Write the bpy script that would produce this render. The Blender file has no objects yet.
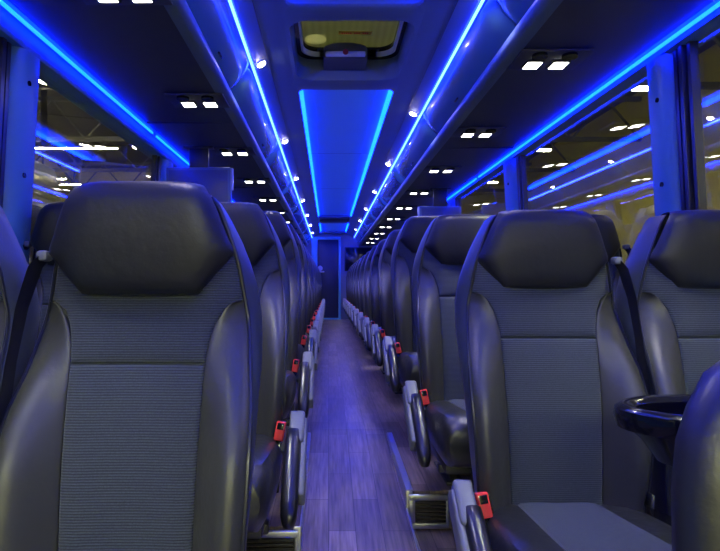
import bpy, bmesh, math, random
from mathutils import Vector, Matrix
random.seed(7)
S = bpy.context.scene
COL = S.collection
# ------------------------------------------------------------------ camera
cam = bpy.data.cameras.new('camera'); camo = bpy.data.objects.new('camera', cam); COL.objects.link(camo)
camo.location = (0, 0, 0); camo.rotation_euler = (math.pi/2, 0, 0)
cam.sensor_width = 36; cam.lens = 36*541/720; cam.clip_start = .05; cam.clip_end = 100
cam.shift_x = (360-328.5)/720; cam.shift_y = (285-275.5)/720
S.camera = camo
# ------------------------------------------------------------------ world, exposure
w = bpy.data.worlds.new('world'); S.world = w; w.use_nodes = True
w.node_tree.nodes['Background'].inputs[0].default_value = (.05, .055, .06, 1)
w.node_tree.nodes['Background'].inputs[1].default_value = .15
S.view_settings.view_transform = 'Standard'; S.view_settings.look = 'None'
S.view_settings.gamma = 1; S.view_settings.use_curve_mapping = False
S.view_settings.exposure = 0
LED_COL = (.0002, .0165, 1)
LED_CEIL, LED_SIDE, LED_BIN = 38, 64, 60
READ_E, PUCK_E, HALL_E = 14, 70, 160
READ_W, PUCK_W, FLOOD_E = 52, 16, 110

CX = .1                      # middle of the coach
Y0, Y1 = -1.6, 11.75         # front and rear of the cabin
def half(z): return 1.178-.055*z

# ------------------------------------------------------------------ materials
def mat(name, col, rough=.5, metal=0, spec=.5, emit=None, es=0, bump=None, coat=0):
    m = bpy.data.materials.new(name); m.use_nodes = True
    b = m.node_tree.nodes['Principled BSDF']
    b.inputs['Base Color'].default_value = (*col, 1); b.inputs['Roughness'].default_value = rough
    b.inputs['Metallic'].default_value = metal; b.inputs['Specular IOR Level'].default_value = spec
    b.inputs['Coat Weight'].default_value = coat
    if emit: b.inputs['Emission Color'].default_value = (*emit, 1); b.inputs['Emission Strength'].default_value = es
    N, L = m.node_tree.nodes, m.node_tree.links
    if bump:
        tc = N.new('ShaderNodeTexCoord'); n = N.new('ShaderNodeTexNoise'); n.inputs['Scale'].default_value = bump[0]
        n.inputs['Detail'].default_value = 4
        bp = N.new('ShaderNodeBump'); bp.inputs['Strength'].default_value = bump[1]; bp.inputs['Distance'].default_value = bump[2]
        L.new(tc.outputs['Object'], n.inputs['Vector']); L.new(n.outputs['Fac'], bp.inputs['Height'])
        L.new(bp.outputs['Normal'], b.inputs['Normal'])
    return m
M = {}
M['leather'] = mat('leather', (.020, .021, .018), .37, spec=.85, bump=(28, .4, .005))
M['leather_bolster'] = mat('leather_bolster', (.050, .050, .036), .40, spec=.7, bump=(28, .4, .005))  # lighter copy of the leather; light on the bolsters put into it
M['leather_head'] = mat('leather_head', (.015, .016, .017), .44, spec=.55, bump=(45, .3, .004))
M['leather_smooth'] = mat('leather_smooth', (.042, .052, .070), .36, spec=.8, bump=(30, .25, .004))  # raised bluish base stands for LED light on the seat flanks
M['piping'] = mat('piping', (.02, .022, .03), .3)
M['black'] = mat('black_plastic', (.012, .012, .013), .12)
M['pad'] = mat('pad', (.012, .012, .014), .28, bump=(60, .15, .002))
M['grey'] = mat('grey_plastic', (.16, .17, .18), .45)
M['red'] = mat('red_plastic', (.9, .07, .055), .12)
M['web'] = mat('webbing', (.012, .012, .015), .55)
M['chrome'] = mat('chrome', (.7, .7, .7), .18, 1)
M['alu'] = mat('aluminium', (.55, .56, .58), .33, 1, bump=(200, .1, .001))
M['frame'] = mat('frame_paint', (.02, .02, .022), .4)
M['ceil'] = mat('ceiling_vinyl', (.12, .17, .23), .42)  # grey vinyl with some LED blue put into its base
M['tray'] = mat('tray_panel', (.20, .62, .72), .34)  # red held low: blue LED light put into the base colour
M['door'] = mat('bin_door', (.09, .24, .36), .2, spec=.7, coat=.7)  # blue LED light on the doors put into their colour
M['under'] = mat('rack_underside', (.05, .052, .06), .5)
M['rail'] = mat('rack_rail', (.13, .19, .27), .3)  # rail base tinted for the blue LED light on it
M['wallp'] = mat('wall_panel', (.09, .24, .36), .4)  # same painted-in LED blue as the bin doors
M['pillar'] = mat('pillar_vinyl', (.10, .27, .40), .38)  # LED blue put into the pillar colour as well
M['rubber'] = mat('gasket', (.02, .02, .03), .3)
M['partition'] = mat('partition', (.25, .27, .32), .4)
M['doorblue'] = mat('door_skin', (.035, .04, .07), .3)
M['white'] = mat('pale_plastic', (.6, .62, .64), .12)
M['screen'] = mat('dark_screen', (.012, .013, .02), .12)
M['hall_wall'] = mat('hall_wall', (.56, .52, .20), .7)
M['hall_grey'] = mat('hall_steel', (.10, .10, .10), .6)
M['hall_deck'] = mat('hall_deck', (.07, .068, .06), .8)
M['hall_floor'] = mat('hall_floor', (.2, .2, .19), .5)
M['coach'] = mat('coach_paint', (.35, .36, .38), .3)
M['ledc'] = mat('led_ceiling', (.5, .5, .5), .5, emit=LED_COL, es=LED_CEIL)
M['leds'] = mat('led_side', (.5, .5, .5), .5, emit=(.0002, .009, 1), es=LED_SIDE)
M['ledb'] = mat('led_bin', (.5, .5, .5), .5, emit=(.009, .028, 1), es=LED_BIN)
M['read'] = mat('reading_lens', (.8, .8, .8), .5, emit=(1, .95, .86), es=READ_E)
M['puck'] = mat('puck_lens', (.8, .8, .8), .5, emit=(1, .92, .78), es=PUCK_E)
M['tube'] = mat('hall_tube', (.8, .8, .8), .5, emit=(1, .90, .52), es=HALL_E)
M['tube2'] = mat('added_floodlight', (.8, .8, .8), .5, emit=(.95, 1, .60), es=FLOOD_E)
M['sticker'] = mat('sticker', (.75, .42, .05), .5)
M['red_dot'] = mat('red_badge', (.35, .02, .03), .5)
M['disc'] = mat('disc', (.62, .60, .42), .5)
M['lid'] = mat('lid_acrylic', (.30, .30, .17), .5)
def lid_nodes(m, stripes):
    N, L = m.node_tree.nodes, m.node_tree.links
    b = N['Principled BSDF']; out = N['Material Output']
    tr = N.new('ShaderNodeBsdfTranslucent'); tr.inputs[0].default_value = (.62, .62, .36, 1)
    mx = N.new('ShaderNodeMixShader'); mx.inputs[0].default_value = .7
    L.new(b.outputs[0], mx.inputs[1]); L.new(tr.outputs[0], mx.inputs[2]); L.new(mx.outputs[0], out.inputs[0])
    if not stripes: return
    tc = N.new('ShaderNodeTexCoord'); wv = N.new('ShaderNodeTexWave'); wv.inputs['Scale'].default_value = 9
    wv.bands_direction = 'X'; cr = N.new('ShaderNodeMixRGB')
    cr.inputs[1].default_value = (.13, .13, .08, 1); cr.inputs[2].default_value = (.17, .17, .11, 1)
    L.new(tc.outputs['Object'], wv.inputs[0]); L.new(wv.outputs['Fac'], cr.inputs[0]); 
    vm = N.new('ShaderNodeVectorMath'); vm.operation = 'DISTANCE'; vm.inputs[1].default_value = (-.165, .16, .0); L.new(tc.outputs['Object'], vm.inputs[0])
    lt_ = N.new('ShaderNodeMath'); lt_.operation = 'LESS_THAN'; lt_.inputs[1].default_value = .055; L.new(vm.outputs['Value'], lt_.inputs[0])
    c2 = N.new('ShaderNodeMixRGB'); c2.inputs[2].default_value = (.34, .33, .23, 1); L.new(lt_.outputs[0], c2.inputs[0]); L.new(cr.outputs[0], c2.inputs[1]); L.new(c2.outputs[0], tr.inputs[0])
lid_nodes(M['lid'], True)
def fabric_mat(axis='Z'):
    m = mat('rib_fabric', (.06, .075, .10), .85, spec=.2); N, L = m.node_tree.nodes, m.node_tree.links
    b = N['Principled BSDF']; tc = N.new('ShaderNodeTexCoord')
    wv = N.new('ShaderNodeTexWave'); wv.bands_direction = axis; wv.inputs['Scale'].default_value = 64
    wv.inputs['Distortion'].default_value = .1; wv.inputs['Detail'].default_value = 2; wv.inputs['Detail Scale'].default_value = 3
    mp = N.new('ShaderNodeMapping'); mp.inputs['Rotation'].default_value = (.0, 0, 0)
    L.new(tc.outputs['Object'], mp.inputs[0]); L.new(mp.outputs[0], wv.inputs[0])
    pw = N.new('ShaderNodeMath'); pw.operation = 'POWER'; pw.inputs[1].default_value = .35; L.new(wv.outputs['Fac'], pw.inputs[0])
    mx = N.new('ShaderNodeMixRGB'); mx.inputs[1].default_value = (.010, .013, .020, 1); mx.inputs[2].default_value = (.085, .104, .118, 1)
    L.new(pw.outputs[0], mx.inputs[0])
    n = N.new('ShaderNodeTexNoise'); n.inputs['Scale'].default_value = 400; L.new(tc.outputs['Object'], n.inputs[0])
    m2 = N.new('ShaderNodeMixRGB'); m2.blend_type = 'MULTIPLY'; m2.inputs[0].default_value = .6
    L.new(mx.outputs[0], m2.inputs[1]); L.new(n.outputs['Fac'], m2.inputs[2])
    br = N.new('ShaderNodeBrightContrast'); br.inputs[1].default_value = .01
    L.new(m2.outputs[0], br.inputs[0]); L.new(br.outputs[0], b.inputs['Base Color'])
    bp = N.new('ShaderNodeBump'); bp.inputs['Strength'].default_value = .5; bp.inputs['Distance'].default_value = .002
    L.new(wv.outputs['Fac'], bp.inputs['Height']); L.new(bp.outputs[0], b.inputs['Normal'])
    b.inputs['Sheen Weight'].default_value = .2
    return m
M['fabric'] = fabric_mat(); M['fabric_seat'] = fabric_mat('Y')
def floor_mat():
    m = mat('plank_vinyl', (.06, .05, .05), .32); N, L = m.node_tree.nodes, m.node_tree.links
    b = N['Principled BSDF']; tc = N.new('ShaderNodeTexCoord'); mp = N.new('ShaderNodeMapping')
    mp.inputs['Rotation'].default_value = (0, 0, math.pi/2); L.new(tc.outputs['Object'], mp.inputs[0])
    br = N.new('ShaderNodeTexBrick'); br.inputs['Scale'].default_value = 1
    br.inputs['Brick Width'].default_value = .42; br.inputs['Row Height'].default_value = .095
    br.inputs['Mortar Size'].default_value = .0012; br.inputs['Mortar Smooth'].default_value = .3
    br.inputs['Color1'].default_value = (.12, .088, .075, 1); br.inputs['Color2'].default_value = (.25, .19, .165, 1)
    br.inputs['Mortar'].default_value = (.02, .018, .018, 1); L.new(mp.outputs[0], br.inputs[0])
    mp2 = N.new('ShaderNodeMapping'); mp2.inputs['Scale'].default_value = (60, 4, 4); L.new(tc.outputs['Object'], mp2.inputs[0])
    n = N.new('ShaderNodeTexNoise'); n.inputs['Scale'].default_value = 1.5; n.inputs['Detail'].default_value = 5; L.new(mp2.outputs[0], n.inputs[0])
    cr = N.new('ShaderNodeMapRange'); cr.inputs[1].default_value = .3; cr.inputs[2].default_value = .7; cr.inputs[3].default_value = .5; cr.inputs[4].default_value = 1.25
    L.new(n.outputs['Fac'], cr.inputs[0])
    mx = N.new('ShaderNodeMixRGB'); mx.blend_type = 'MULTIPLY'; mx.inputs[0].default_value = 1
    L.new(br.outputs[0], mx.inputs[1]); L.new(cr.outputs[0], mx.inputs[2]); L.new(mx.outputs[0], b.inputs['Base Color'])
    bp = N.new('ShaderNodeBump'); bp.inputs['Strength'].default_value = .25; bp.inputs['Distance'].default_value = .002
    L.new(n.outputs['Fac'], bp.inputs['Height']); L.new(bp.outputs[0], b.inputs['Normal'])
    return m
M['floor'] = floor_mat()
def glass_mat(tint):
    m = bpy.data.materials.new('window_glass'); m.use_nodes = True; N, L = m.node_tree.nodes, m.node_tree.links
    N.remove(N['Principled BSDF']); out = N['Material Output']
    fr = N.new('ShaderNodeFresnel'); ge = N.new('ShaderNodeNewGeometry'); mr = N.new('ShaderNodeMapRange')
    mr.inputs[3].default_value = 2.3; mr.inputs[4].default_value = 1/2.3; L.new(ge.outputs['Backfacing'], mr.inputs[0]); L.new(mr.outputs[0], fr.inputs[0])
    t = N.new('ShaderNodeBsdfTransparent'); t.inputs[0].default_value = tint
    g = N.new('ShaderNodeBsdfGlossy'); g.inputs['Roughness'].default_value = .012; g.inputs[0].default_value = (1, 1, 1, 1)
    mx = N.new('ShaderNodeMixShader'); L.new(fr.outputs[0], mx.inputs[0]); L.new(t.outputs[0], mx.inputs[1]); L.new(g.outputs[0], mx.inputs[2])
    L.new(mx.outputs[0], out.inputs[0]); return m
M['glass'] = glass_mat((.93, .94, .92, 1))

# ------------------------------------------------------------------ mesh helpers
class MB:
    def __init__(s): s.v = []; s.f = []
    def add(s, vs, fs):
        o = len(s.v); s.v += [tuple(p) for p in vs]; s.f += [tuple(i+o for i in f) for f in fs]; return s
    def box(s, x0, x1, y0, y1, z0, z1, r=0, seg=2, mtx=None):
        bm = bmesh.new(); bmesh.ops.create_cube(bm, size=1)
        for v in bm.verts: v.co = Vector(((x0+x1)/2+v.co.x*(x1-x0), (y0+y1)/2+v.co.y*(y1-y0), (z0+z1)/2+v.co.z*(z1-z0)))
        if r: bmesh.ops.bevel(bm, geom=bm.edges[:], offset=r, segments=seg, affect='EDGES', profile=.5)
        if mtx: bmesh.ops.transform(bm, matrix=mtx, verts=bm.verts[:])
        bm.verts.index_update(); s.add([v.co.copy() for v in bm.verts], [[v.index for v in f.verts] for f in bm.faces]); bm.free(); return s
    def grid(s, rows, closed=False):
        n = len(rows[0]); vs = [p for r in rows for p in r]; fs = []
        for i in range(len(rows)-1):
            for j in range(n if closed else n-1):
                k = (j+1) % n; fs.append((i*n+j, i*n+k, (i+1)*n+k, (i+1)*n+j))
        return s.add(vs, fs)
    def loft(s, rings, cap=True):
        n = len(rings[0]); o = len(s.v); s.grid(rings, True)
        if cap: s.f.append(tuple(o+i for i in range(n))[::-1]); s.f.append(tuple(o+(len(rings)-1)*n+i for i in range(n)))
        return s
    def tube(s, pts, r, seg=8, flat=1, cap=True):
        pts = [Vector(p) for p in pts]; rings = []; up = None
        for i, p in enumerate(pts):
            t = (pts[min(i+1, len(pts)-1)]-pts[max(i-1, 0)]).normalized()
            if up is None: up = Vector((0, 0, 1)) if abs(t.z) < .9 else Vector((1, 0, 0))
            a = t.cross(up).normalized(); b = a.cross(t).normalized(); up = b
            rr = r[i] if isinstance(r, (list, tuple)) else r
            rings.append([p+a*math.cos(q)*rr+b*math.sin(q)*rr*flat for q in [2*math.pi*k/seg for k in range(seg)]])
        return s.loft(rings, cap)
    def prism_y(s, poly, y0, y1, cap=True):     # poly of (x, z) run along y
        return s.loft([[(x, y0, z) for x, z in poly], [(x, y1, z) for x, z in poly]], cap)
    def cyl(s, c, r, h, axis='z', seg=20, r2=None):
        r2 = r if r2 is None else r2; c = Vector(c); A = {'z': ((1,0,0),(0,1,0),(0,0,1)), 'x': ((0,1,0),(0,0,1),(1,0,0)), 'y': ((0,0,1),(1,0,0),(0,1,0))}[axis]
        a, b, n = map(Vector, A)
        return s.loft([[c+a*math.cos(q)*rr+b*math.sin(q)*rr+n*hh for q in [2*math.pi*k/seg for k in range(seg)]] for rr, hh in ((r, -h/2), (r2, h/2))])
    def mesh(s, name, m, smooth=True, mirror=False, bev=0):
        me = bpy.data.meshes.new(name)
        vs = [(-x, y, z) for x, y, z in s.v] if mirror else s.v
        me.from_pydata([tuple(v) for v in vs], [], s.f); me.validate()
        bm = bmesh.new(); bm.from_mesh(me); bmesh.ops.recalc_face_normals(bm, faces=bm.faces[:]); bm.to_mesh(me); bm.free()
        if smooth:
            me.polygons.foreach_set('use_smooth', [True]*len(me.polygons))
            me.set_sharp_from_angle(angle=math.radians(42))
        me.materials.append(m); return me
    def build(s, name, m, parent=None, smooth=True, **k):
        o = bpy.data.objects.new(name, s.mesh(name, m, smooth)); COL.objects.link(o)
        if parent: o.parent = parent
        for a, b in k.items(): o[a] = b
        return o
def empty(name, loc, label, cat, group=None, rz=0):
    o = bpy.data.objects.new(name, None); COL.objects.link(o); o.location = loc; o.rotation_euler.z = rz
    o.empty_display_size = .05
    o['label'] = label; o['category'] = cat
    if group: o['group'] = group
    return o
def tag(o, label, cat, group=None):
    o['label'] = label; o['category'] = cat
    if group: o['group'] = group
    return o
def struct(o): o['kind'] = 'structure'; return o
def copy_tree(o, parent=None):
    c = o.copy(); COL.objects.link(c)
    if parent: c.parent = parent
    for ch in list(o.children): copy_tree(ch, c)
    return c
def lerp(tab, x):
    if x <= tab[0][0]: return tab[0][1]
    for (a, b), (c, d) in zip(tab, tab[1:]):
        if x <= c:
            t = (x-a)/(c-a); return b+(d-b)*t
    return tab[-1][1]
def spl(tab, x):      # smooth (catmull-rom) lookup
    if x <= tab[0][0]: return tab[0][1]
    if x >= tab[-1][0]: return tab[-1][1]
    for i in range(len(tab)-1):
        if x <= tab[i+1][0]:
            x0, p0 = tab[i]; x1, p1 = tab[i+1]; t = (x-x0)/(x1-x0); h = x1-x0
            ma = (tab[i+1][1]-tab[i-1][1])/(tab[i+1][0]-tab[i-1][0]) if i > 0 else (p1-p0)/h
            mb = (tab[i+2][1]-tab[i][1])/(tab[i+2][0]-tab[i][0]) if i+2 < len(tab) else (p1-p0)/h
            return (2*t**3-3*t*t+1)*p0+(t**3-2*t*t+t)*h*ma+(-2*t**3+3*t*t)*p1+(t**3-t*t)*h*mb
ORD = ['first', 'second', 'third', 'fourth', 'fifth', 'sixth', 'seventh', 'eighth', 'ninth', 'tenth', 'eleventh', 'twelfth', 'thirteenth', 'fourteenth', 'fifteenth']

# ------------------------------------------------------------------ floor
AL, AR = -.093, .296         # edges of the aisle
ZP = -.745
def z_aisle(y): return -.745 if y > 2.8 else -.745-.125*(2.8-y) if y > .6 else -1.02
STEP_R, STEP_L = 2.04, 1.74
f = MB()
ys = [Y0, .6, 1.2, 1.8, 2.4, 2.8, Y1]
f.grid([[(AL, y, z_aisle(y)), (AR, y, z_aisle(y))] for y in ys])
xl, xr = CX-1.23, CX+1.23
for a, b, sy in ((AR, xr, STEP_R), (xl, AL, STEP_L)):
    f.grid([[(a, Y0, -.92), (b, Y0, -.92)], [(a, sy, -.92), (b, sy, -.92)], [(a, sy, -.777), (b, sy, -.777)],
            [(a, 2.75, -.745), (b, 2.75, -.745)], [(a, Y1, -.745), (b, Y1, -.745)]])
for x in (AL, AR):
    f.grid([[(x, y, z_aisle(y)), (x, y, -.92 if y < (STEP_R if x == AR else STEP_L) else -.745-.032*max(0, (2.75-y)/.71))]
            for y in [Y0, .6, 1.2, (STEP_R if x == AR else STEP_L)-.001, (STEP_R if x == AR else STEP_L)+.001, 2.4, 2.8]])
struct(f.build('floor', M['floor'], smooth=False))
# metal nosings along the aisle
def plat(y, s): return -.745 if y > 2.75 else -.745-.032*(2.75-y)/.71 if y > s else -.92
n = 1
for x, sg, st in ((AL, -1, STEP_L), (AR, 1, STEP_R)):
    t = MB()
    t.loft([[(x-sg*.003, y, plat(y, 0)+.005), (x+sg*.022, y, plat(y, 0)+.006), (x+sg*.022, y, plat(y, 0)-.003), (x+sg*.002, y, plat(y, 0)-.004), (x+sg*.0, y, z_aisle(y)-.0+.004), (x-sg*.005, y, z_aisle(y)+.004)]
            for y in (st, 2.2, 2.4, 2.6, 2.72)])
    # corner rounding piece down the step
    t.box(min(x-sg*.004, x+sg*.02), max(x-sg*.004, x+sg*.02), st-.006, st, -.92, -.775, r=.002)
    t.loft([[(x-sg*.003, y, -.915), (x+sg*.022, y, -.914), (x+sg*.022, y, -.923), (x+sg*.002, y, -.924), (x, y, z_aisle(y)+.004), (x-sg*.005, y, z_aisle(y)+.004)] for y in (.3, 1.0, 1.4, st-.007)])
    for k in range(14):
        yy = 2.66-k*.065
        if yy > st: t.cyl((x-sg*.0045, yy, plat(yy, 0)-.012), .003, .002, 'x', 8)
    struct(t.build(f'trim_{n}', M['alu'])); n += 1
# heater grilles in the step risers
def grille(x0, x1, y, z0, z1, label):
    g = empty('heater_grille', ((x0+x1)/2, y, z0), label, 'grille', 'heater grilles in the floor steps')
    cx = (x0+x1)/2; W = (x1-x0)/2; H = z1-z0
    fr = MB()
    fr.box(-W, W, -.014, -.001, 0, .022, r=.003); fr.box(-W, W, -.014, -.001, H-.022, H, r=.003)
    fr.box(-W, -W+.024, -.014, -.001, .018, H-.018, r=.003); fr.box(W-.012, W, -.014, -.001, .018, H-.018, r=.003)
    for sx in (-W+.012,):
        for zz in (.012, H-.012): fr.cyl((sx, -.015, zz), .005, .003, 'y', 10)
    fr.build('frame', M['alu'], g)
    s = MB()
    for k in range(6):
        zz = .024+k*(H-.044)/6
        s.box(-W+.02, W-.01, -.011, -.0015, zz, zz+.008, r=.001)
    s.build('slats', mat('slat', (.03, .03, .033), .35, .6), g)
grille(AR+.004, AR+.155, STEP_R-.007, -.912, -.784, 'metal heater grille in the step on the right of the aisle')
grille(AL-.21, AL-.004, STEP_L-.007, -.912, -.784, 'metal heater grille in the step on the left of the aisle')

# ------------------------------------------------------------------ side walls, windows
def side(sg, name, gaps, wn):
    ZS, ZT = -.20, (.785 if sg < 0 else .835)       # sill and top of the glass
    X = lambda z, o=0: CX+sg*(half(z)+o)
    wl = MB()
    wl.loft([[(X(-1.05), y, -1.05), (X(ZS), y, ZS), (X(ZS, .07), y, ZS), (X(-1.05, .07), y, -1.05)] for y in (Y0, Y1)])
    wl.loft([[(X(ZT, 0), y, ZT), (X(ZT, -.020), y, ZT+.006), (X(ZT, -.024), y, ZT+.018), (X(.86, -.012), y, .845), (X(.9, -.02), y, .90), (X(.9, .07), y, .90), (X(ZT, .07), y, ZT)] for y in (Y0, Y1)])
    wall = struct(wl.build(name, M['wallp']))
    ledge = MB().loft([[(X(ZS, -.03), y, ZS-.012), (X(ZS, -.03), y, ZS+.004), (X(ZS, .03), y, ZS+.014), (X(ZS, .03), y, ZS-.012)] for y in (Y0, Y1)])
    global n
    struct(ledge.build(f'trim_{n}', M['pillar'])); n += 1
    prev = Y0
    for a, b in gaps+[(Y1, Y1)]:
        if a-prev > .1:
            g = MB().loft([[(X(z, o), y, z) for z, o in ((ZS, .02), (ZT, .02), (ZT, .026), (ZS, .026))] for y in (prev, a)])
            struct(g.build(f'window_{wn}', M['glass'], smooth=False)); wn += 1
        prev = b
        if b > a:
            p = MB()
            w_ = b-a
            p.loft([[(X(z, .03), a, z), (X(z, -.012), a+.01, z), (X(z, -.03), a+.035, z), (X(z, -.03), b-.035, z), (X(z, -.012), b-.01, z), (X(z, .03), b, z)] for z in (ZS, ZT)])
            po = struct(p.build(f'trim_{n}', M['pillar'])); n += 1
            q = MB()
            for k, (ya, yb, o) in enumerate(((a-.03, a-.002, -.002), (a-.062, a-.034, -.006), (a-.092, a-.066, .004))):
                q.loft([[(X(z, .03), ya, z), (X(z, o), ya+.005, z), (X(z, o), yb-.005, z), (X(z, .03), yb, z)] for z in (ZS, ZT)])
            q.build('gasket', M['rubber'], po)
            s = MB()
            for z in (.68, .37, .05): s.cyl((X(z, -.031), (a+b)/2-.02, z), .009, .006, 'x', 12)
            s.build('screw_cover', M['black'], po)
    return wn
RP = [(.22, .36), (1.94, 2.08), (3.56, 3.76), (5.28, 5.46), (6.95, 7.13), (8.62, 8.80), (10.3, 10.48)]
LP = [(.12, .26), (1.77, 1.92), (3.36, 3.54), (5.05, 5.22), (6.72, 6.9), (8.4, 8.58), (10.08, 10.26)]
wn = side(-1, 'wall_left', LP, 1)
wn = side(1, 'wall_right', RP, wn)

# ------------------------------------------------------------------ luggage racks
def arc_profile(sg):
    pts = []
    for k in range(13):       # door: from the lower rail up to the ceiling line, bulging to the aisle
        t = k/12
        x = .552+(.462-.552)*t; z = .895+(1.012-.895)*t
        b = .009*math.sin(math.pi*t)
        pts.append((x-b*.79, z-b*.61))
    return pts
def rack(sg, side_name, off, latch_y):
    r = empty('luggage_rack', (CX+sg*.8, Y0, .86), f'long overhead luggage rack with glossy closed doors on the {side_name} of the coach', 'luggage rack', 'overhead luggage racks')
    L = lambda x, y, z: (sg*(x-.8), y-Y0, z-.86)
    b = MB()
    poly = [(.60, .853), (1.07, .866), (1.075, .905), (1.09, 1.12), (.50, 1.12), (.50, 1.03), (.58, .90)]
    b.loft([[L(x, y, z) for x, z in poly] for y in (Y0, Y1-.01)])
    b.build('underside', M['under'], r)
    rl = MB()
    poly = [(.548, .893), (.543, .880), (.545, .868), (.554, .857), (.572, .851), (.602, .851), (.602, .862), (.575, .896)]
    rl.loft([[L(x, y, z) for x, z in poly] for y in (Y0, Y1-.01)])
    rl.build('rail', M['rail'], r)
    P = 1.39; k = 0; y = off
    while y < Y1-.2:
        y2 = min(y+P, Y1-.02); d = MB(); rows = []
        ya, yb = y+.004, y2-.004
        for q in (0, .004, .01, .018, .028, .04, .055, .075, .10, .14, .2, .3, .5, .7, .8, .86, .90, .925, .945, .96, .972, .982, .99, .996, 1):
            yy = ya+(yb-ya)*q; e = min(yy-ya, yb-yy); ins = .022*math.exp(-e/.05)
            rows.append([L(x+ins*.79, yy, z+ins*.61) for x, z in arc_profile(sg)])
        d.grid(rows)
        back = [[(p[0]+sg*.012, p[1], p[2]+.01) for p in row] for row in rows]; d.grid(back)
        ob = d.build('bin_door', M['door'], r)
        m = MB(); yy = latch_y+k*P
        m.box(-.016, .016, -.022, .022, -.004, .004, r=.003)
        mo = m.build('latch', M['black'], ob)
        c = L(.545, min(yy, Y1-.1), .920); mo.location = (c[0]-sg*.012, c[1], c[2]-.004); mo.rotation_euler = (0, sg*math.radians(-52)+0, 0)
        y += P; k += 1
    yy = 2.86 if sg < 0 else 3.38
    while yy < Y1:
        s = MB(); s.box(*sorted((sg*(.62-.8), sg*(1.06-.8))), yy-Y0-.0015, yy-Y0+.0015, -.0068, .004); yy += 1.9
        s.build('seam_strip', M['rubber'], r)
    return r
rack(-1, 'left', 2.57-1.39*2-.02, .75); rack(1, 'right', 3.32-1.39*3-.02, 1.27)
# LED strips
def strip(name, poly, y0, y1, m, label, group):
    cx = sum(p[0] for p in poly)/len(poly); cz = sum(p[1] for p in poly)/len(poly)
    o = MB().prism_y([(x-cx, z-cz) for x, z in poly], 0, y1-y0).build(name, m, smooth=False)
    o.location = (cx, y0, cz); tag(o, label, 'led strip', group); return o
for sg, nm in ((-1, 'left'), (1, 'right')):
    X = lambda h: CX+sg*h
    for i, (a, b) in enumerate(((Y0, 3.05 if sg < 0 else 4.3), (3.12 if sg < 0 else 4.36, Y1-.05))):
        strip('led_strip', [(X(1.088), .852), (X(1.0965), .852), (X(1.0965), .862), (X(1.088), .862)], a, b, M['leds'],
              f"blue light strip above the {nm} windows, {['front length nearest the camera', 'rear length behind the joint'][i]}", 'led strips above the windows')
    strip('led_strip', [(X(.449), 1.021), (X(.458), 1.016), (X(.462), 1.024), (X(.453), 1.030)], Y0, Y1-.05, M['ledb'],
          f'pale blue light line along the top of the {nm} luggage rack', 'led strips on top of the racks')
    struct(MB().prism_y([(X(1.105), .862), (X(1.112), .862), (X(1.135), .9), (X(1.07), .9), (X(1.075), .867), (X(1.105), .866)], Y0, Y1-.02).build(f'trim_{n}', M['pillar'])); n += 1

# ------------------------------------------------------------------ ceiling
def rrect(hw, y0, y1, r, seg=8):
    cy = [(hw-r, y1-r, 0), (-hw+r, y1-r, 90), (-hw+r, y0+r, 180), (hw-r, y0+r, 270)]
    return [(x+r*math.cos(math.radians(a+90*k/seg)), y+r*math.sin(math.radians(a+90*k/seg))) for x, y, a in cy for k in range(seg+1)]
def outer(pts, hw, y0, y1, seg=8):     # matching points on the outer rectangle
    out = []
    for q in range(4):
        for k in range(seg+1):
            x, y = pts[q*(seg+1)+k]
            cx, cy = ((hw, y1), (-hw, y1), (-hw, y0), (hw, y0))[q]
            a = (k/seg)
            if q == 0: p = (hw, y+(cy-y)*min(1, 2*a)) if a <= .5 else (x+(hw-x)*(2-2*a), y1)
            elif q == 1: p = (x+(-hw-x)*min(1, 2*a), y1) if a <= .5 else (-hw, y+(y1-y)*(2-2*a))
            elif q == 2: p = (-hw, y+(y0-y)*min(1, 2*a)) if a <= .5 else (x+(-hw-x)*(2-2*a), y0)
            else: p = (x+(hw-x)*min(1, 2*a), y0) if a <= .5 else (hw, y+(y0-y)*(2-2*a))
            out.append(p)
    return out
HW = .285
c = MB()
ZC = 1.09
side_prof = [(HW, ZC), (.36, 1.078), (.42, 1.055), (.447, 1.034), (.47, 1.036), (.52, 1.05)]
for sg in (-1, 1):
    c.grid([[(CX+sg*x, y, z) for x, z in side_prof] for y in (Y0, Y1)])
zones = [(Y0, -.2, None), (-.2, 2.17, 'tray'), (2.17, 2.95, 'hatch'), (2.95, 8.8, 'tray'), (8.8, 9.5, 'vent'), (9.5, 11.35, 'tray'), (11.35, Y1, None)]
trays = []; tray_mbs = []
for y0, y1, kind in zones:
    if kind is None:
        c.grid([[(CX-HW, y, ZC), (CX+HW, y, ZC)] for y in (y0, y1)]); continue
    if kind == 'tray': inn = rrect(.268, y0+.07, y1-.05, .045); dz = .042
    elif kind == 'hatch': inn = rrect(.268, y0+.06, y1-.07, .09); dz = .14
    else: inn = rrect(.255, y0+.05, y1-.05, .05); dz = .05
    out = outer(inn, HW, y0, y1)
    lo = [(CX+x, y, ZC) for x, y in out]; li = [(CX+x, y, ZC) for x, y in inn]
    sc = .965 if kind == 'hatch' else 1
    my = (y0+y1)/2
    li1 = [(CX+x*(1-.008), my+(y-my)*(1-.008), ZC+.008) for x, y in inn]
    lt = [(CX+x*sc, my+(y-my)*sc, ZC+dz) for x, y in inn]
    c.grid([lo, li, li1, lt], True)
    if kind == 'tray':
        tp = MB(); tp.loft([[(x, y, z-.001) for x, y, z in lt], [(x, y, z+.01) for x, y, z in lt]]); tray_mbs.append(tp)
        trays.append((y0+.07, y1-.05))
c.box(CX-1.2, CX-HW-.01, Y0, Y1, 1.14, 1.30); c.box(CX+HW+.01, CX+1.2, Y0, Y1, 1.14, 1.30)
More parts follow.
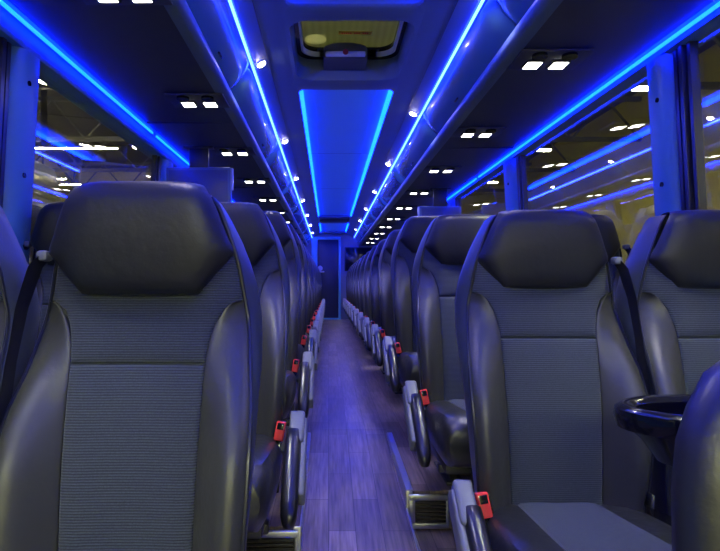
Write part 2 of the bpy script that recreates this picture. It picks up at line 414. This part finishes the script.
c.box(CX-HW-.03, CX+HW+.03, Y0, 2.2, 1.145, 1.30); c.box(CX-HW-.03, CX+HW+.03, 2.93, 8.83, 1.145, 1.30); c.box(CX-HW-.03, CX+HW+.03, 8.83, Y1, 1.16, 1.30)
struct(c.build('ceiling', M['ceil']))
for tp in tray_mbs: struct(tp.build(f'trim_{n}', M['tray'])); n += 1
for i, (a, b) in enumerate(trays):
    for sg, nm in ((-1, 'left'), (1, 'right')):
        x = CX+sg*.2635
        strip('led_strip', [(x+sg*.003, ZC+.006), (x+sg*.003, ZC+.032), (x-sg*.017, ZC+.032)], a+.05, b-.04, M['ledc'],
              f"blue light strip along the {nm} edge of the {['nearest', 'long middle', 'rearmost'][i]} ceiling panel", 'led strips in the ceiling panels')
# panel joint lines in the long tray
t = MB()
for yy in (4.65, 6.35): t.box(CX-.25, CX+.25, yy-.002, yy+.002, ZC+.0395, ZC+.0425)
struct(t.build(f'trim_{n}', M['rail'])); n += 1
for sg in (-1, 1):
    t = MB().box(CX+sg*.385-.0015, CX+sg*.385+.0015, Y0, Y1-.02, 1.0655, 1.0705)
    struct(t.build(f'trim_{n}', M['rubber'])); n += 1
# rear dark ceiling vent
v = empty('ceiling_vent', (CX, 9.15, ZC+.02), 'dark recessed grille between the two rear ceiling panels', 'vent')
MB().box(-.25, .25, -.29, .29, .0, .02, r=.005).build('backing', M['black'], v)
s = MB()
for k in range(9): s.box(-.22, .22, -.24+k*.058, -.215+k*.058, -.012, .002, r=.002)
s.build('slats', M['frame'], v)
# roof hatch
h = empty('roof_hatch', (CX, 2.55, ZC+.14), 'roof escape hatch with a yellowish clear lid above the aisle', 'roof hatch')
lid = rrect(.245, -.30, .30, .09)
mb = MB(); mb.loft([[(x, y, .0) for x, y in lid], [(x, y, .006) for x, y in lid]]); mb.build('lid', M['lid'], h)
rim_i = rrect(.225, -.265, .235, .08); rim_o = rrect(.262, -.32, .325, .09)
mb = MB(); mb.loft([[(x, y, -.006) for x, y in rim_i], [(x, y, -.03) for x, y in rim_i], [(x, y, -.034) for x, y in rim_o], [(x, y, -.002) for x, y in rim_o]], cap=False); mb.build('seal', M['black'], h)
mb = MB(); mb.loft([[(x*1.0, y, z) for x, y in rrect(hw, -.23+o, .235, .08)] for hw, o, z in ((.225, 0, -.03), (.228, 0, -.055), (.236, 0, -.055), (.236, 0, -.03))], cap=False); mb.build('inner_rim', M['white'], h)
mech = MB(); rows = []
for k in range(9):
    a = math.pi*k/8; rows.append((.085*math.cos(a)*1.05, .03*math.sin(a)))
mech.loft([[(x, y, z+.0) for x, z in [(-.11, -.05), (-.11, .0)]+[(-xx*1.22, zz) for xx, zz in rows]+[(.11, .0), (.11, -.05)]] for y in (.02, .17)])
mo = mech.build('release_housing', mat('housing', (.07, .075, .085), .4), h); mo.location = (-.015, .14, -.045)
hd = MB().box(-.10, .10, .0, .02, -.045, -.020, r=.006); ho = hd.build('release_handle', M['white'], mo); ho.location = (0, 0, 0)
rd = MB().cyl((0, -.002, -.027), .014, .006, 'y', 16); rd.build('badge', M['red_dot'], mo)
br = MB().box(-.16, .16, .20, .25, -.030, -.022, r=.003); br.build('cross_bar', M['black'], h)
st = MB().box(-.08, .08, -.015, .015, -.0035, -.001); so = st.build('sticker', M['sticker'], h); so.location = (.03, .085, 0); so['label'] = 'orange sticker with a row of red marks'
tm = MB()
for k in range(13):
    if k not in (5, 9): tm.box(-.066+k*.0102, -.059+k*.0102, -.006, .006, -.0046, -.0036)
tm.build('red_marks', M['red'], so)
def lamp(name, loc, watts, cone, col):     # the beam of one ceiling lamp
    l = bpy.data.lights.new(name, 'SPOT'); l.energy = watts; l.spot_size = math.radians(cone); l.spot_blend = .85
    l.shadow_soft_size = .03; l.color = col
    o = bpy.data.objects.new(name, l); COL.objects.link(o); o.location = loc
# puck lights
pl0 = None
def pucks(sg, start, nm):
    global pl0; y = start; k = 0
    while y < Y1-.3:
        if pl0 is None:
            o = empty('puck_light', (0, 0, 0), '', 'ceiling light', 'round ceiling lights'); pl0 = o
            MB().cyl((0, 0, 0), .026, .006, 'z', 20, .030).build('bezel', M['white'], o)
            MB().cyl((0, 0, -.005), .018, .005, 'z', 16).build('lens', M['puck'], o)
        else: o = copy_tree(pl0)
        o.location = (CX+sg*.42, y, 1.051); o.rotation_euler.y = sg*math.radians(28)
        lamp('puck_beam', (CX+sg*.42, y, 1.036), PUCK_W, 110, (1, .92, .78))
        o['label'] = f'small round ceiling light, {ORD[k]} from the front along the {nm} rack'
        y += 1.39; k += 1
pucks(-1, 2.57-1.39, 'left'); pucks(1, 3.32-1.39, 'right')
# reading light panels
rp0 = None
ORD.append('last')
def readers(sg, start, pitch, hs, nm):
    global rp0; y = start; k = 0
    while y < Y1-.25:
        if rp0 is None:
            o = empty('reading_light_panel', (0, 0, 0), '', 'reading light', 'reading light panels under the racks'); rp0 = o
            MB().box(-.13, .13, -.12, .06, -.004, .004, r=.002).build('panel', M['under'], o)
            for x in (-.05, .05):
                MB().box(x-.035, x+.035, -.038, .038, -.009, -.003, r=.004).build('bezel', M['frame'], o)
                MB().box(x-.027, x+.027, -.030, .030, -.0115, -.008, r=.002).build('lens', M['read'], o)
            for x in (-.055, .055):
                vb = MB().cyl((x, -.085, -.008), .028, .012, 'z', 20); vb.build('air_nozzle', M['black'], o)
        else: o = copy_tree(rp0)
        o.location = (CX+sg*hs, y, .8485)
        lamp('reading_beam', (CX+sg*hs, y, .838), READ_W, 66, (.97, 1, .76))
        o['label'] = f'reading light panel with two lit white lamps, {ORD[k]} from the front on the {nm}'
        y += pitch; k += 1
readers(-1, 2.52-.945*2, .945, .70, 'left'); readers(1, 2.07-.965*2, .965, .73, 'right')

# ------------------------------------------------------------------ rear partition and door
p = MB()
DX0, DX1, DZ = -.24, .218, .985
p.box(CX-1.23, DX0-.02, Y1, Y1+.04, -.95, 1.3); p.box(DX1+.02, CX+1.23, Y1, Y1+.04, -.95, 1.3); p.box(DX0-.02, DX1+.02, Y1, Y1+.04, DZ+.02, 1.3)
struct(p.build('wall_back', M['partition']))
fr = MB()
for a, b in ((DX0-.13, DX0), (DX1, DX1+.05)): fr.box(a, b, Y1-.04, Y1+.01, ZP, DZ+.03, r=.012)
fr.box(DX0-.13, DX1+.05, Y1-.04, Y1+.01, DZ, DZ+.06, r=.012); fr.box(DX0-.01, DX1+.01, Y1-.04, Y1+.01, ZP, ZP+.03, r=.008)
struct(fr.build(f'trim_{n}', M['tray'])); n += 1
d = struct(MB().box(DX0, DX1, Y1-.01, Y1+.03, ZP+.03, DZ, r=.01).build('door_1', M['doorblue']))
hd = MB().cyl((DX0+.06, Y1-.06, .36), .055, .03, 'y', 24); hd.box(DX0+.04, DX0+.15, Y1-.10, Y1-.075, .27, .30, r=.008); hd.cyl((DX0+.06, Y1-.085, .36), .02, .03, 'y', 16); hd.box(DX0+.045, DX0+.075, Y1-.03, Y1-.012, .28, .42, r=.004)
hd.build('handle', M['white'], d)
sc_ = empty('wall_screen', (CX+.55, Y1-.012, .32), 'dark rectangular screen on the rear wall to the right of the door', 'screen')
MB().box(-.30, .30, -.03, .011, -.02, .50, r=.01).build('frame', M['frame'], sc_)
MB().box(-.275, .275, -.033, -.028, .005, .475, r=.002).build('glass', M['screen'], sc_)

# ------------------------------------------------------------------ hanging monitors
def monitor(x0, x1, y, zt, label):
    o = empty('hanging_monitor', ((x0+x1)/2, y, .85), label, 'monitor', 'monitors hanging under the racks'); W = (x1-x0)/2
    zb = zt-.27-.85; z1 = zt-.85
    MB().box(-W, W, -.02, .02, zb, z1, r=.01).build('housing', M['rail'], o)
    MB().box(-W+.018, W-.018, -.0235, -.018, zb+.03, z1-.018, r=.002).build('screen', mat('lit_blue_bezel', (.10, .12, .2), .3), o)
    b = MB().box(-.06, .06, -.012, .012, z1-.01, .0, r=.004); b.box(-.09, .09, -.03, .03, -.008, .003, r=.003); b.build('bracket', M['frame'], o)
    MB().box((W-.002) if x1 < 0 else (-W-.012), (W+.012) if x1 < 0 else (-W+.002), -.016, .016, z1-.14, z1-.005, r=.004).build('side_cap', M['white'], o)
monitor(-1.0, -.60, 3.345, .725, 'flat monitor hanging under the left luggage rack')
monitor(.80, 1.17, 4.78, .695, 'flat monitor hanging under the right luggage rack')

# ------------------------------------------------------------------ passenger seats
HWT = [(0, .205), (.04, .212), (.14, .219), (.245, .223), (.325, .222), (.406, .213), (.49, .204), (.545, .194), (.62, .180), (.71, .148), (.75, .128)]
DPT = [(0, .03), (.04, .035), (.14, .045), (.245, .038), (.325, .018), (.406, -.018), (.49, -.036), (.545, -.03), (.62, -.012), (.71, .0), (.75, .0)]
HST = [(0, .200), (.1, .216), (.245, .226), (.4, .228), (.5, .223), (.58, .210), (.66, .181), (.71, .155), (.745, .133), (.757, .118)]
def rec(h): return .15*h+.02*math.sin(math.pi*min(1, max(0, h/.5)))*-1
def xin(h):
    if h <= .40: return .118+.010*(h/.40)
    u = min(1, (h-.40)/.135); return .128+(.189-.128)*(1-math.sqrt(max(0, 1-u*u)))
def P01(n, e=.03):      # 0..1 with close steps at both ends
    return [0, e*.15, e*.5, e]+[e+(1-2*e)*k/n for k in range(1, n)]+[1-e, 1-e*.5, 1-e*.15, 1]
def seat_meshes(mir):
    m = {}
    def fin(mb, nm, ma): m[nm] = mb.mesh(nm, M[ma], True, mir)
    # lower fabric panel
    def panel(h0, h1, xf0, xf1, puff, dep, nx=10, nh=12, edge=.008):
        rows = []
        for q in P01(nh):
            h = h0+(h1-h0)*q; a, b = xf0(h), xf1(h); r = []
            for s in P01(nx):
                x = a+(b-a)*s
                e = min(s, 1-s)*abs(b-a); e2 = min(q, 1-q)*(h1-h0); e = min(e, e2)
                y = dep(x, h, s, q)-puff*(1-math.exp(-e/.02))+edge*math.exp(-e/.004)
                r.append((x, y, h))
            rows.append(r)
        return MB().grid(rows)
    cen = lambda x, h, s, q: rec(h)+.010*(1-(x/.13)**2)-.003
    fin(panel(-.04, .414, lambda h: -xin(max(h, 0)), lambda h: xin(max(h, 0)), .006, cen), 'lower_fabric', 'fabric')
    def yo(h): return xin(h) if h < .535 else spl(HWT, h)-.001
    def ydep(x, h, s, q):
        w_ = spl(HWT, h); t = max(0, (abs(x)-.12)/max(.02, w_-.12)); return rec(h)+.01*(1-min(1, abs(x)/.13)**2)-.003-spl(DPT, h)*min(1, t)**1.3*(1 if h > .45 else .35)
    fin(panel(.414, .66, lambda h: -yo(h), yo, .005, ydep, nx=14), 'upper_fabric', 'fabric')
    # bolsters
    for sg, nm in ((-1, 'bolster_aisle'), (1, 'bolster_window')):
        def bdep(x, h, s, q):
            t = min(1, max(0, (abs(x)-xin(max(h, 0)))/max(1e-4, spl(HWT, max(0, h))-xin(max(h, 0)))))
            b = lerp([(0, .030), (.1, .036), (.25, .034), (.36, .019), (.45, .006), (.535, 0)], h)
            return rec(h)-.001-(spl(DPT, max(0, h))*t+b*math.sin(math.pi*t**1.5)**.9)
        fin(panel(-.04, .5345, (lambda h: sg*xin(max(0, h))), (lambda h: sg*spl(HWT, max(0, h))), .002, bdep, nx=12, nh=18, edge=.004), nm, 'leather_bolster')
    # head cushion
    HT = [(.545, .112), (.560, .125), (.59, .151), (.622, .179), (.655, .168), (.70, .151), (.735, .136), (.755, .124), (.762, .112), (.760, .106), (.745, .102)]
    OFF = [.002, -.003, -.010, -.018, -.026, -.034, -.036, -.026, .002, .040, .080]
    ks = []
    for k in range(len(HT)-1):
        for j in range(3): ks.append(k+j/3)
    ks.append(len(HT)-1)
    rows = []
    tot = len(HT)-1
    HTh = [(i, a[0]) for i, a in enumerate(HT)]; HTw = [(i, a[1]) for i, a in enumerate(HT)]; OT = list(enumerate(OFF))
    for k in ks:
        h = lerp(HTh, k) if k < 3 else spl(HTh, k); w_ = lerp(HTw, k) if k < 3 else spl(HTw, k); r = []
        for s in P01(14, .05):
            x = -w_+2*w_*s
            e = min(s, 1-s)*2*w_; eb = max(0, h-.545) if k < 8 else 1
            e = min(e, eb if k < 8 else 9)
            y = rec(min(h, .757))+spl(OT, k)-.018*(1-math.exp(-e/.022))-.008*(1-(x/.18)**2)+.010*math.exp(-e/.004)
            if abs(x) > .1: y += .2*(abs(x)-.1)**2/.1*(1 if k > 2 else .5)
            zz = h-.010*(abs(x)/.16)**4*(1 if k > 6 else 0)
            r.append((x, y, zz))
        rows.append(r)
    fin(MB().grid(rows), 'head_cushion', 'leather_head')
    # shell
    rings = []
    for h in (-.06, -.02, .04, .1, .16, .22, .28, .34, .4, .45, .5, .54, .58, .62, .66, .70, .725, .742, .752):
        hc = max(0, h); w_ = spl(HWT, hc); yp = rec(hc)-spl(DPT, hc); ws = spl(HST, hc)
        if h > .73: w_ -= (h-.73)*.3
        d_ = .115 if h < .6 else .115-.25*(h-.6)
        half_ = [(w_-.001, yp+.003), (w_+.35*(ws-w_), yp+.012), (max(ws, w_), yp+.045), (ws*.985, yp+.08), (ws*.93, yp+d_-.004), (ws*.72, yp+d_+.012), (ws*.35, yp+d_+.018)]
        rg = [(x, y, h) for x, y in half_]+[(0, yp+d_+.02, h)]+[(-x, y, h) for x, y in half_[::-1]]
        ic = [(-w_*.8, max(yp, rec(hc))+.02, h), (0, rec(hc)+.025, h), (w_*.8, max(yp, rec(hc))+.02, h)]
        rings.append(rg+ic)
    fin(MB().loft(rings), 'back_shell', 'leather_smooth')
    # piping
    pb = MB()
    for sg in (-1, 1):
        pts = []
        for k in range(40):
            h = -.02+.765*k/39; hc = max(0, h); w_ = spl(HWT, hc)
            if hc > .73: w_ -= (hc-.73)*.3
            pts.append((sg*w_, rec(hc)-spl(DPT, hc)-.001, h))
        pb.tube(pts, .0042, 7)
    fin(pb, 'piping', 'piping')
    # cushion
    rings = []
    for t in (0, .03, .1, .25, .4, .55, .7, .82, .9, .95, .985, 1):
        y = .03-.49*t; top = -.012+.052*t; bot = -.135-.02*t
        k = 1 if t < .8 else math.sqrt(max(0, 1-((t-.8)/.205)**2))
        mid = (top+bot)/2+.0; hh = (top-bot)/2*(.35+.65*k); w_ = (.205+.012*math.sin(math.pi*t))*(.93+.07*k)
        prof = [(-w_, -hh*.5), (-w_-.004, 0), (-w_, hh*.62), (-w_*.93, hh*.93), (-w_*.75, hh*1.08), (-w_*.5, hh*1.0), (0, hh*.94), (w_*.5, hh*1.0), (w_*.75, hh*1.08), (w_*.93, hh*.93), (w_, hh*.62), (w_+.004, 0), (w_, -hh*.5), (w_*.9, -hh*.95), (0, -hh), (-w_*.9, -hh*.95)]
        rings.append([(x, y, mid+z) for x, z in prof])
    fin(MB().loft(rings), 'cushion', 'leather')
    rows = []
    for q in P01(12, .02):
        t = .02+.78*q; y = .03-.49*t; r = []
        wf = .105+.02*t
        for s in P01(8, .04):
            x = -wf+2*wf*s; e = min(min(s, 1-s)*2*wf, (1-q)*.38)
            top = -.012+.052*t; bot = -.135-.02*t; hh = (top-bot)/2; z = (top+bot)/2+hh*(.94+.06*min(1, abs(x)/.1))+.008*(1-math.exp(-e/.01))-.006*math.exp(-e/.003)
            r.append((x, y, z))
        rows.append(r)
    fin(MB().grid(rows), 'cushion_fabric', 'fabric_seat')
    # frame under the cushion
    fb = MB(); fb.box(-.19, .19, -.36, .10, -.185, -.145, r=.008); fb.box(-.2, .2, -.30, -.26, -.20, -.17, r=.005); fb.box(-.2, .2, .02, .06, -.21, -.17, r=.005)
    fin(fb, 'seat_frame', 'frame')
    # armrest hanging down on the aisle side (aisle at -x)
    XA = -.268
    ab = MB()
    R = Matrix.Translation((XA, -.10, .055)) @ Matrix.Rotation(math.radians(38), 4, 'X')
    ab.box(-.023, .023, -.085, .03, -.036, .026, r=.010, seg=3, mtx=R)
    ab.box(-.030, -.010, -.25, .01, -.046, .016, r=.008, seg=3, mtx=R)
    ab.cyl((XA-.026, -.095, .045), .020, .006, 'x', 16)
    fin(ab, 'armrest', 'grey')
    pb = MB(); rings = []
    for t, w_, hh in ((0, .020, .022), (.03, .026, .030), (.15, .027, .034), (.5, .027, .036), (.8, .027, .034), (.92, .024, .029), (.98, .016, .02), (1, .006, .008)):
        y = -.035-.30*t; cz = .000
        rings.append([R @ Vector((.010+w_*.9*math.copysign(abs(math.cos(a))**.6, math.cos(a)), y, cz+hh*math.copysign(abs(math.sin(a))**.7, math.sin(a)))) for a in [2*math.pi*k/16 for k in range(16)]])
    pb.loft(rings); fin(pb, 'pad', 'pad')
    lk = MB(); R2 = Matrix.Translation((XA+.012, -.03, -.03)) @ Matrix.Rotation(math.radians(62), 4, 'X')
    lk.box(-.013, .013, -.17, .03, -.020, .020, r=.010, mtx=R2); lk.box(-.016, .07, -.03, .03, -.03, .02, r=.008, mtx=R2)
    fin(lk, 'armrest_bracket', 'grey')
    # buckle
    bb = MB(); RB = Matrix.Translation((-.212, -.075, .022)) @ Matrix.Rotation(math.radians(-14), 4, 'X') @ Matrix.Rotation(math.radians(-10), 4, 'Y')
    bb.box(-.015, .015, -.016, .012, -.03, .030, r=.005, mtx=RB); fin(bb, 'buckle', 'red')
    b2 = MB(); b2.box(.0152, .0175, -.012, .009, -.022, .024, r=.001, mtx=RB); b2.box(-.010, .010, -.0175, -.0155, .004, .024, r=.001, mtx=RB); b2.box(-.012, .012, -.006, .004, -.10, -.028, r=.002, mtx=RB)
    fin(b2, 'buckle_slot', 'black')
    # belt on the window side
    g = MB(); g.box(.178, .200, .055, .085, .612, .632, r=.006); fin(g, 'belt_guide', 'grey')
    wb = MB(); path = [(.188, .08, .628), (.196, .055, .60), (.214, .04, .52), (.222, .02, .42), (.224, .0, .30), (.225, -.01, .18), (.225, .0, .08), (.222, .02, -.02)]
    rows = []
    for k in range(29):
        t = k/4; i = min(6, int(t)); u = t-i; a, b = Vector(path[i]), Vector(path[i+1]); c_ = a.lerp(b, u)
        rows.append([c_+Vector((.004*math.sin(k*.4), -.019, .0)), c_+Vector((.0, .0, 0)), c_+Vector((0, .022, .0))])
    wb.grid(rows); wb.grid([[Vector(p)+Vector((.0018, 0, 0)) for p in r] for r in rows])
    fin(wb, 'belt_webbing', 'web')
    tg = MB(); tg.box(.200, .206, -.075, -.035, .010, .045, r=.002, mtx=Matrix.Identity(4)); fin(tg, 'belt_tongue', 'chrome')
    return m
def recline(seat, deg):
    a = math.radians(-deg)
    for ch in seat.children:
        if ch.name.split('.')[0] in ('back_shell', 'upper_back_panel', 'lower_back_panel', 'side_bolster', 'belt_webbing'): ch.rotation_euler.x = a
SM = {-1: seat_meshes(True), 1: seat_meshes(False)}
LEGS = {}
def leg_mesh(L_):
    if L_ not in LEGS:
        b = MB(); b.box(-.022, .022, -.035, .035, -L_+.012, -.19, r=.006); b.box(-.035, .035, -.13, .13, -L_+.001, -L_+.014, r=.004)
        b.loft([[(x, y, z) for x, y in ((-.014, -w_), (.014, -w_), (.014, w_), (-.014, w_))] for w_, z in ((.03, -L_+.10), (.09, -L_+.012))])
        LEGS[L_] = b.mesh('leg', M['frame'])
    return LEGS[L_]
def place_seat(sg, wside, x, y, z, leg, label, group):
    sm = SM[sg]; o = empty('passenger_seat', (x, y, z), label, 'seat', group)
    def part(nm, par=o, as_=None):
        c_ = bpy.data.objects.new(as_ or nm, sm[nm]); COL.objects.link(c_); c_.parent = par; return c_
    sh = part('back_shell'); part('piping', sh); part('head_cushion'); part('upper_fabric', as_='upper_back_panel'); part('lower_fabric', as_='lower_back_panel')
    for nm in ('bolster_aisle', 'bolster_window'): part(nm, as_='side_bolster')
    cu = part('cushion'); part('cushion_fabric', cu, 'fabric_panel'); part('seat_frame')
    g = part('belt_webbing'); part('belt_guide', g); 
    if not wside:
        a = part('armrest'); part('pad', a); part('armrest_bracket')
        b = part('buckle'); b['label'] = 'red seat belt buckle'; part('buckle_slot', b); part('belt_tongue', g)
        for lx in (-.10, .12):
            c_ = bpy.data.objects.new('leg', leg_mesh(round(leg, 4))); COL.objects.link(c_); c_.parent = o; c_.location = (sg*lx, -.195 if sg < 0 else 0, 0)
    else:
        c_ = bpy.data.objects.new('leg', leg_mesh(round(leg, 4))); COL.objects.link(c_); c_.parent = o; c_.location = (sg*.1, -.195 if sg < 0 else 0, 0)
    return o
def zrow_left(y): return lerp([(.955, -.562), (1.765, -.478), (2.575, -.395), (3.4, -.36)], y)
def zrow(y): return lerp([(.5, -.60), (.96, -.572), (1.39, -.556), (1.77, -.492), (2.2, -.462), (2.58, -.40), (3.01, -.365), (3.4, -.36)], y)
for sg, nm, ya, xa, xw, st in ((-1, 'left', .955, -.363, -.846, STEP_L), (1, 'right', 1.39, .588, 1.06, STEP_R)):
    for k in range(13):
        y = ya+.81*k; z = zrow(y) if sg > 0 else zrow_left(y)
        LO = -.195 if sg < 0 else 0; leg = z-plat(y+LO, st)
        # the base plate sits wholly on one level
        zb = plat(y-.10, st)
        s1 = place_seat(sg, False, xa, y, z, leg, f'dark leather and grey fabric aisle seat, {ORD[k]} row from front, {nm} side', f'aisle seats on the {nm}')
        s2 = place_seat(sg, True, xw, y, z, leg, f'dark leather and grey fabric window seat, {ORD[k]} row from front, {nm} side', f'window seats on the {nm}')
        if sg < 0:          # the left rows are set a little further back in their recline
            for q in (s1, s2): recline(q, 2.5)

# ------------------------------------------------------------------ low front seat and cup holder at the right edge
fs_dz = .03
o = empty('front_seat', (.650, .62, -.92), 'low dark leather seat back with rounded top, cut by the right photo edge', 'seat')
rings = []
def ring(z, w_, yc, d_): return [(w_*math.copysign(abs(math.cos(a))**.75, math.cos(a)), yc+d_*math.copysign(abs(math.sin(a))**.9, math.sin(a)), z) for a in [2*math.pi*k/32 for k in range(32)]]
for z, w_, d_ in ((.42, .225, .045), (.48, .236, .055), (.56, .240, .06), (.64, .236, .06), (.70, .226, .058), (.74, .210, .055), (.78, .186, .05), (.805, .15, .042), (.822, .11, .03), (.830, .06, .018)):
    rings.append(ring(z+fs_dz, w_, (z-.42)*.12, d_))
MB().loft(rings).build('backrest', M['leather'], o)
pp = [(sx*w_, (z-.42)*.12-.0, z) for sx, lst in ((-1, ((.42, .226), (.48, .237), (.56, .241), (.64, .237), (.70, .227), (.74, .211), (.78, .184), (.805, .152), (.822, .112), (.831, .06))), ) for z, w_ in lst]
MB().box(-.22, .22, -.44, .02, .30, .42, r=.04, seg=4).build('cushion', M['leather'], o)
lg = MB().box(-.03, .03, -.24, -.16, .012, .31, r=.008); lg.box(-.14, .14, -.34, -.06, 0, .014, r=.004); lg.build('leg', M['frame'], o)
ch = empty('cup_holder', (.668, .93, -.218), 'black oval cup holder tray between the front seats on the right', 'cup holder')
def oval(rx, ry, z, n_=36): return [(rx*math.cos(2*math.pi*k/n_), 1.25*ry*math.sin(2*math.pi*k/n_), z) for k in range(n_)]
rim = MB(); rim.loft([oval(.148, .068, -.030), oval(.165, .082, -.028), oval(.170, .086, -.010), oval(.168, .084, .004), oval(.158, .076, .011), oval(.146, .066, .010), oval(.136, .058, .002), oval(.132, .055, -.03)], cap=False)
rim.build('rim', M['black'], ch)
bw = MB(); bw.loft([oval(.132, .055, -.028), oval(.11, .048, -.05), oval(.02, .01, -.052)]); bw.loft([oval(.148, .068, -.030), oval(.125, .06, -.05), oval(.10, .055, -.085), oval(.06, .035, -.092)]); bw.build('bowl', M['black'], ch)
arm = MB().tube([(.03, .03, -.07), (.05, .0, -.14), (.06, -.09, -.22), (.06, -.22, -.28)], .02, 10); arm.build('support_arm', M['frame'], ch)

# ------------------------------------------------------------------ the hall outside
hall = MB()
HZ = -2.9
struct(MB().box(-14, 14, -9, 26, HZ-.1, HZ).build('hall_floor', M['hall_floor'])).name = 'floor_hall'
struct(MB().box(-14, 14, -9, 26, 5.6, 5.7).build('ceiling_hall', M['hall_deck']))
struct(MB().box(9, 9.2, -9, 26, HZ, 5.6).build('wall_hall_right', M['hall_wall']))
struct(MB().box(-12.2, -12, -9, 26, HZ, 5.6).build('wall_hall_left', M['hall_wall']))
struct(MB().box(-12, 10, 26, 26.2, HZ, 5.6).build('wall_hall_rear', M['hall_wall']))
struct(MB().box(-12, 10, -9.2, -9, HZ, 5.6).build('wall_hall_front', M['hall_wall']))
tr0 = None
for k, yy in enumerate((3, 7.2, 11.4, 15.6, 19.8, 24)):
    if tr0 is None:
        tr = empty('roof_truss', (0, yy, 4.2), '', 'truss', 'steel trusses of the hall roof'); tr0 = tr
        a = MB().box(-12, 10, -.06, .06, -.06, .06); a.build('bottom_chord', M['hall_grey'], tr)
        a = MB().box(-12, 10, -.06, .06, 1.1, 1.22); a.build('top_chord', M['hall_grey'], tr)
        a = MB()
        for i in range(22): a.tube([(-12+i, 0, 0 if i % 2 else 1.15), (-11+i, 0, 1.15 if i % 2 else 0)], .035, 6)
        a.build('web_bars', M['hall_grey'], tr)
    else: tr = copy_tree(tr0); tr.location = (0, yy, 4.2)
    tr['label'] = f'grey steel roof truss of the hall, {ORD[k]} from the front, seen through the windows'
# hall luminaires: rows of tube lights hung under the trusses on both sides of the coach
tb0 = None
def tube_light(x0, x1, y, z, label, sy=1):
    global tb0
    if tb0 is None:
        t_ = empty('hall_tube_light', (0, 0, 0), '', 'tube light', 'tube lights of the hall'); tb0 = t_
        MB().box(-.5, .5, -.09, .09, .0, .05, r=.01).build('housing', M['hall_grey'], t_)
        MB().box(-.48, .48, -.07, .07, -.03, .002, r=.01).build('tube', M['tube'], t_)
        MB().box(-.02, .02, -.02, .02, .04, 2.1).build('hanger_rod', M['hall_grey'], t_)
    else: t_ = copy_tree(tb0)
    t_.location = ((x0+x1)/2, y, z); t_.scale = (x1-x0, sy, 1); t_['label'] = label
for k in range(5):
    tube_light(5.0, 5.75, .8+4.4*k, 3.5, f'yellowish hall tube light right of the coach, {ORD[k]} from the front')
    tube_light(-4.95, -4.62, .4+4.4*k+.1, 3.5, f'small hall tube light left of the coach, {ORD[k]} from the front')
for k, (yy, xa_, xb_) in enumerate(((13.8, -9.2, -5.3), (17.8, -10.2, -8.6), (21.5, -11, -9.2))):
    tube_light(xa_, xb_, yy, (3.5, 3.5, 4.0)[k], f'long thin hall tube light behind the parked coach, {ORD[k]} from the front', .12)
for k, (xx, yy) in enumerate(((-1.1, -6.2), (1.3, -6.2), (-3.4, -8.2), (3.6, -8.2))):  # unseen lamps added in front to light the first seat rows
    t_ = empty('added_floodlight', (xx, yy, 2.5), f"added unseen square lamp ahead of the coach, {['near left', 'near right', 'far left', 'far right'][k]}", 'hall lamp', 'added lamps ahead of the coach')
    MB().box(-.42, .42, -.42, .42, .02, .12, r=.02).build('housing', M['hall_grey'], t_)
    MB().box(-.38, .38, -.38, .38, -.01, .03, r=.01).build('lens', M['tube2'], t_)
# unseen lamp added over the roof to make the hatch lid glow
t_ = empty('added_high_bay', (CX, 2.6, 3.2), 'square lamp added above the roof hatch to light its lid', 'hall lamp')
MB().box(-.4, .4, -.4, .4, .02, .12, r=.02).build('housing', M['hall_grey'], t_)
MB().box(-.36, .36, -.36, .36, -.01, .03, r=.01).build('lens', M['tube2'], t_)
# parked coach on the left
pc = empty('parked_coach', (-5.0, 1.6, HZ), 'silver coach parked in the hall, seen through the left windows', 'coach')
poly = [(-1.3, .12), (1.3, .12), (1.32, 2.6), (1.30, 4.2), (1.2, 4.5), (.95, 4.62), (-.95, 4.62), (-1.2, 4.5), (-1.30, 4.2), (-1.32, 2.6)]
MB().loft([[(x*s, y, z*(1 if s == 1 else .985)) for x, z in poly] for y, s in ((-6, .94), (-5.9, 1), (5.9, 1), (6.0, .96))]).build('body', M['coach'], pc)
MB().box(1.3, 1.335, -5.6, 5.5, 2.3, 3.9, r=.01).build('side_windows', M['screen'], pc)
MB().box(1.318, 1.34, -5.7, 5.7, 4.02, 4.09, r=.01).build('roof_rail', M['alu'], pc)
for yy in (-4.2, 3.3, 4.5):
    wl = MB().cyl((1.18, yy, .5), .5, .28, 'x', 28); wl.build('wheel', M['black'], pc)
    wl = MB().cyl((-1.18, yy, .5), .5, .28, 'x', 28); wl.build('wheel', M['black'], pc)
